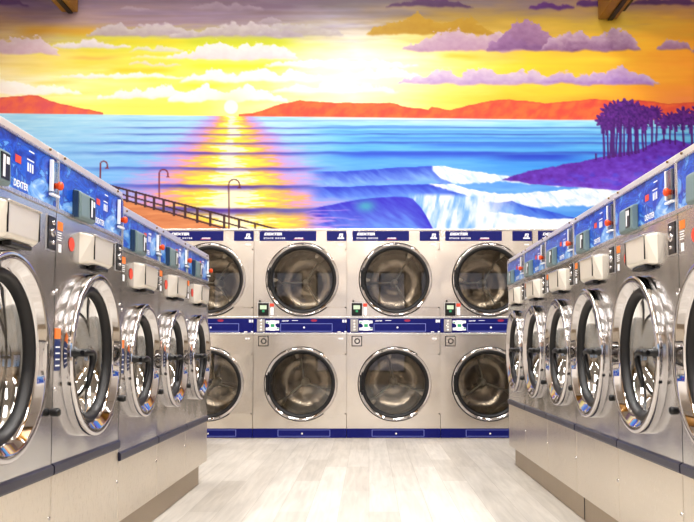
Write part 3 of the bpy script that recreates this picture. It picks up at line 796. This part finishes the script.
    for sx_ in (-1, 1):
        for sz_ in (-1, 1):
            x_, z_ = X(272.6)+sx_*.046, Z(326.4)+sz_*.033
            st.box(x_-.016, x_+.016, -.0062, -.004, z_-.013, z_+.013)
            st.add([(x_-sx_*.03-.012, -.0061, z_-sz_*.02-.010), (x_-sx_*.03+.012, -.0061, z_-sz_*.02+.010), (x_, -.0061, z_+.012), (x_, -.0061, z_-.012)], [(0, 1, 2, 3)])
    st = st.build('cycle_sticker', M['white'], R)
    b = MB().box(X(270.8), X(274.6), -.0072, -.004, Z(328), Z(325)); b.box(X(266.4), X(268.6), -.0072, -.004, Z(323.8), Z(322.8)); b.box(X(276.8), X(279), -.0072, -.004, Z(330), Z(329))
    b.build('sticker_print', M['green'], st)
    b = MB()
    for (x0, x1, y0, y1) in ((280.5, 332.5, 324.9, 324.4), (332, 332.5, 332.4, 324.4), (280.5, 281, 332.4, 324.4), (280.5, 332.5, 332.4, 331.9)):
        b.box(X(x0), X(x1), -.0058, -.004, Z(y0), Z(y1))
    b.build('panel_outline', M['line'], mp)
    b = MB(); add_text(b, 'DEXTER', X(282), -.0056, Z(322.4), .016, bold=.0006, shear=.2, sx=1.1)
    b.build('strip_lettering', M['white'], mp)
    for (x0, x1, y0, y1) in ((292, 298, 321.7, 321.2), (342.4, 344.4, 323.4, 320.6), (345, 346.6, 323.4, 320.6), (337.6, 340.8, 333.2, 332.4), (344.4, 346.4, 333.2, 332)):
        MB().box(X(x0), X(x1), -.0056, -.004, Z(y0), Z(y1)).build('strip_mark', M['white'], mp)
    MB().disc(X(304.2), Z(328.4), -.0058, .009).build('strip_lock', M['white'], mp)
    MB().disc(X(314), Z(321.4), -.0056, .030, .012).build('red_mark', M['dim_red'], mp)
    b = MB().box(-hw, hw, -.008, .004, Z(319.2), Z(317.4)); b.box(-hw, hw, -.008, .004, Z(335.4), Z(333.8))
    b.build('strip_trim', M['trim_steel'], R, .0015)
    # coin lock plate by the lower door
    lp = MB().box(X(258.4), X(268.8), -.008, 0, Z(347.2), Z(336.8)).build('lock_plate', M['rubber'], R, .003)
    b = MB().box(X(259.2), X(268), -.0095, -.006, Z(346.4), Z(337.6)); b.build('lock_face', M['dryer_steel'], lp)
    MB().lathe([(.017, .0096), (.018, .015), (.026, .015), (.027, .0096)], X(264), Z(342), 24).build('lock_ring', M['rubber'], lp)
    # kick panel
    k = MB().box(-hw, hw, -.005, .006, .006, zk-.004).build('kick_panel', M['navy'], R, .0012)
    b = MB()
    for (x0, x1, y0, y1) in ((278.5, 330.5, 430.2, 429.8), (278.5, 279, 436.4, 429.8), (330, 330.5, 436.4, 429.8), (278.5, 330.5, 436.4, 436)):
        b.box(X(x0), X(x1), -.0058, -.004, Z(y0), Z(y1))
    b.build('panel_outline', M['line'], k)
    MB().lathe([(0, .012), (.006, .011), (.009, .007), (.009, .004)], X(302.6), Z(433.6), 14).build('panel_lock', M['hub'], k)
    return R

GD = 'stacked dryers along the back wall'
dx0 = -.6443
d0 = make_dryer('stacked steel dryer under the end of the painted pier railing, whole front in view', (dx0, Y_DRY, 0), GD)
copy_thing(d0, (dx0+DW, Y_DRY, 0), 0, 'stacked steel dryer under the big blue painted wave with a teal spot')
copy_thing(d0, (dx0+2*DW, Y_DRY, 0), 0, 'stacked steel dryer under the white painted surf, partly behind the end washer')
copy_thing(d0, (dx0+3*DW, Y_DRY, 0), 0, 'stacked dryer hidden by washers but for a top corner of its blue panel')
copy_thing(d0, (dx0-DW, Y_DRY, 0), 0, 'stacked steel dryer under the painted pier deck, half hidden by washers')

# ---------------------------------------------------------------- the room
RX, YF, YB, HC = 4.1, -3.6, 8.27, 4.62
structure(MB().box(-RX, RX, YF, YB+1.0, -.05, 0).build('floor', M['floor']))
structure(MB().box(-RX-.1, RX+.1, YF-.1, YB+1.0, HC, HC+.06).build('ceiling', M['ceil']))
structure(MB().box(-RX-.1, -RX, YF, YB+1.0, 0, HC).build('wall_left', M['wall']))
structure(MB().box(RX, RX+.1, YF, YB+1.0, 0, HC).build('wall_right', M['wall']))
dl, dr_ = dx0-1.5*DW-.004, dx0+3.5*DW+.004
b = MB().box(-RX, RX, YB, YB+.1, 1.952, HC)
b.box(-RX, dl, YB, YB+.1, 0, 1.952); b.box(dr_, RX, YB, YB+.1, 0, 1.952)
structure(b.build('wall_back', M['wall']))
structure(MB().box(dl, dr_, Y_DRY-.006, YB, 1.943, 1.957).build('trim_1', M['trim_steel'], None, .002))
# shop front behind the camera: three tall windows
wx = [(-3.5, -1.5), (-1.0, 1.0), (1.5, 3.5)]
b = MB()
b.box(-RX, RX, YF-.1, YF, 2.7, HC); b.box(-RX, RX, YF-.1, YF, 0, .45)
xs = [-RX]+[v for w in wx for v in w]+[RX]
for k in range(0, len(xs), 2): b.box(xs[k], xs[k+1], YF-.1, YF, .45, 2.7)
structure(b.build('wall_front', M['dark_wall']))
for i, (a_, c_) in enumerate(wx):
    f = MB()
    for (x0, x1, z0, z1) in ((a_, a_+.06, .45, 2.7), (c_-.06, c_, .45, 2.7), (a_, c_, .45, .51), (a_, c_, 2.64, 2.7), ((a_+c_)/2-.025, (a_+c_)/2+.025, .51, 2.64)):
        f.box(x0, x1, YF-.08, YF-.02, z0, z1)
    f = structure(f.build('window_%d' % (i+1), M['black']))
    MB().box(a_+.05, c_-.05, YF-.054, YF-.048, .5, 2.65).build('window_pane', M['pane'], f)
structure(MB().box(-14, 14, YF-14, YF-.1, -.12, -.04).build('pavement', M['path']))
# beams under the ceiling, their ends meeting the painted wall
def beam(label, x0, x1, zb, strips):
    b = MB().box(x0, x1, YF, Y_DRY-.002, zb, HC)
    o = b.build('ceiling_beam', M['beam'], None, .006)
    tag(o, label, 'beam')
    b = MB()
    for (a_, c_) in strips: b.box(a_, c_, YF, Y_DRY-.004, zb-.012, zb+.02)
    b.build('dark_strip', M['beam_dark'], o)
beam('golden brown ceiling beam meeting the mural above its purple-grey sky', -2.93, -2.777, 4.035, [(-2.87, -2.825)])
beam('golden brown ceiling beam meeting the mural above its large purple cloud', 2.185, 2.36, 3.965, [(2.275, 2.32)])
b = MB().box(2.372, 2.425, YF, Y_DRY-.06, 4.02, 4.09)
tag(b.build('ceiling_conduit', M['beam_dark'], None, .004), 'dark square conduit along the ceiling beam above the large purple cloud', 'conduit')

# ---------------------------------------------------------------- painted wall
def make_mural():
    y = Y_DRY+.022
    x0, x1, z0, z1 = -RX+.002, RX-.002, 1.953, HC-.002
    st = .0082
    nx, nz = int((x1-x0)/st)+1, int((z1-z0)/st)+1
    gx = np.linspace(x0, x1, nx); gz = np.linspace(z1, z0, nz)
    X, Z = np.meshgrid(gx, gz)
    # painting units: hundredths of the wall, laid out over its middle
    dz = Z-EYE
    c, s = math.cos(PITCH), math.sin(PITCH)
    dep = y*c+dz*s
    U = CX+F_PX*X/dep; V = CY-F_PX*(dz*c-y*s)/dep
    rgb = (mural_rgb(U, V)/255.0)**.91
    lin = np.where(rgb > .04045, ((rgb+.055)/1.055)**2.4, rgb/12.92)*.76
    me = bpy.data.meshes.new('mural')
    n = nx*nz
    co = np.empty((n, 3), np.float32); co[:, 0] = X.ravel(); co[:, 1] = y; co[:, 2] = Z.ravel()
    ii, jj = np.meshgrid(np.arange(nz-1), np.arange(nx-1), indexing='ij')
    a = (ii*nx+jj).ravel()
    q = np.stack([a, a+nx, a+nx+1, a+1], 1).astype(np.int32)
    me.vertices.add(n); me.vertices.foreach_set('co', co.ravel())
    me.loops.add(q.size); me.loops.foreach_set('vertex_index', q.ravel())
    me.polygons.add(len(q)); me.polygons.foreach_set('loop_start', np.arange(0, q.size, 4, dtype=np.int32))
    me.update(calc_edges=True)
    at = me.color_attributes.new('paint', 'FLOAT_COLOR', 'POINT')
    buf = np.ones((n, 4), np.float32); buf[:, :3] = lin.reshape(-1, 3)
    at.data.foreach_set('color', buf.ravel())
    me.materials.append(M['mural'])
    o = bpy.data.objects.new('mural', me); COL.objects.link(o)
    tag(o, 'sunset seascape mural with pier, breaking waves and palms painted across the back wall', 'mural')
make_mural()

# ---------------------------------------------------------------- light
def area(name, loc, sx, sy, power, color, rot=(0, 0, 0)):
    l = bpy.data.lights.new(name, 'AREA'); l.shape = 'RECTANGLE'; l.size = sx; l.size_y = sy; l.energy = power; l.color = color
    o = bpy.data.objects.new(name, l); o.location = loc; o.rotation_euler = rot; COL.objects.link(o)
    return o
for x in (-1.9, 0, 1.9):
    for y in (-2.0, .4, 2.8, 5.2):
        area('ceiling_lamp', (x, y, HC-.08), .30, 1.5, 95, (1, .98, .955))
for x in (-2.6, 0, 2.6):
    area('wall_wash_lamp', (x, 6.4, HC-.1), 1.4, .25, 34, (1, .98, .95), (math.radians(35), 0, 0))

w = bpy.data.worlds.new('daylight'); S.world = w; w.use_nodes = True
nt = w.node_tree; bg = nt.nodes['Background']
sky = nt.nodes.new('ShaderNodeTexSky'); sky.sky_type = 'PREETHAM'; sky.sun_direction = (.3, .5, .8); sky.turbidity = 3
nt.links.new(sky.outputs[0], bg.inputs['Color']); bg.inputs['Strength'].default_value = 2.4

# ---------------------------------------------------------------- camera
cam = bpy.data.cameras.new('camera'); co = bpy.data.objects.new('camera', cam); COL.objects.link(co)
co.location = (0, 0, EYE); co.rotation_euler = (PI/2+PITCH, 0, 0)
cam.sensor_width = 36; cam.lens = 36*F_PX/694
cam.shift_x = (347-CX)/694; cam.shift_y = (CY-261)/694
cam.clip_start = .05; cam.clip_end = 60
S.camera = co
S.view_settings.view_transform = 'Standard'
S.view_settings.look = 'Medium High Contrast'
S.view_settings.exposure = -0.68
S.cycles.max_bounces = 8; S.cycles.transparent_max_bounces = 12
S.cycles.sample_clamp_indirect = 6
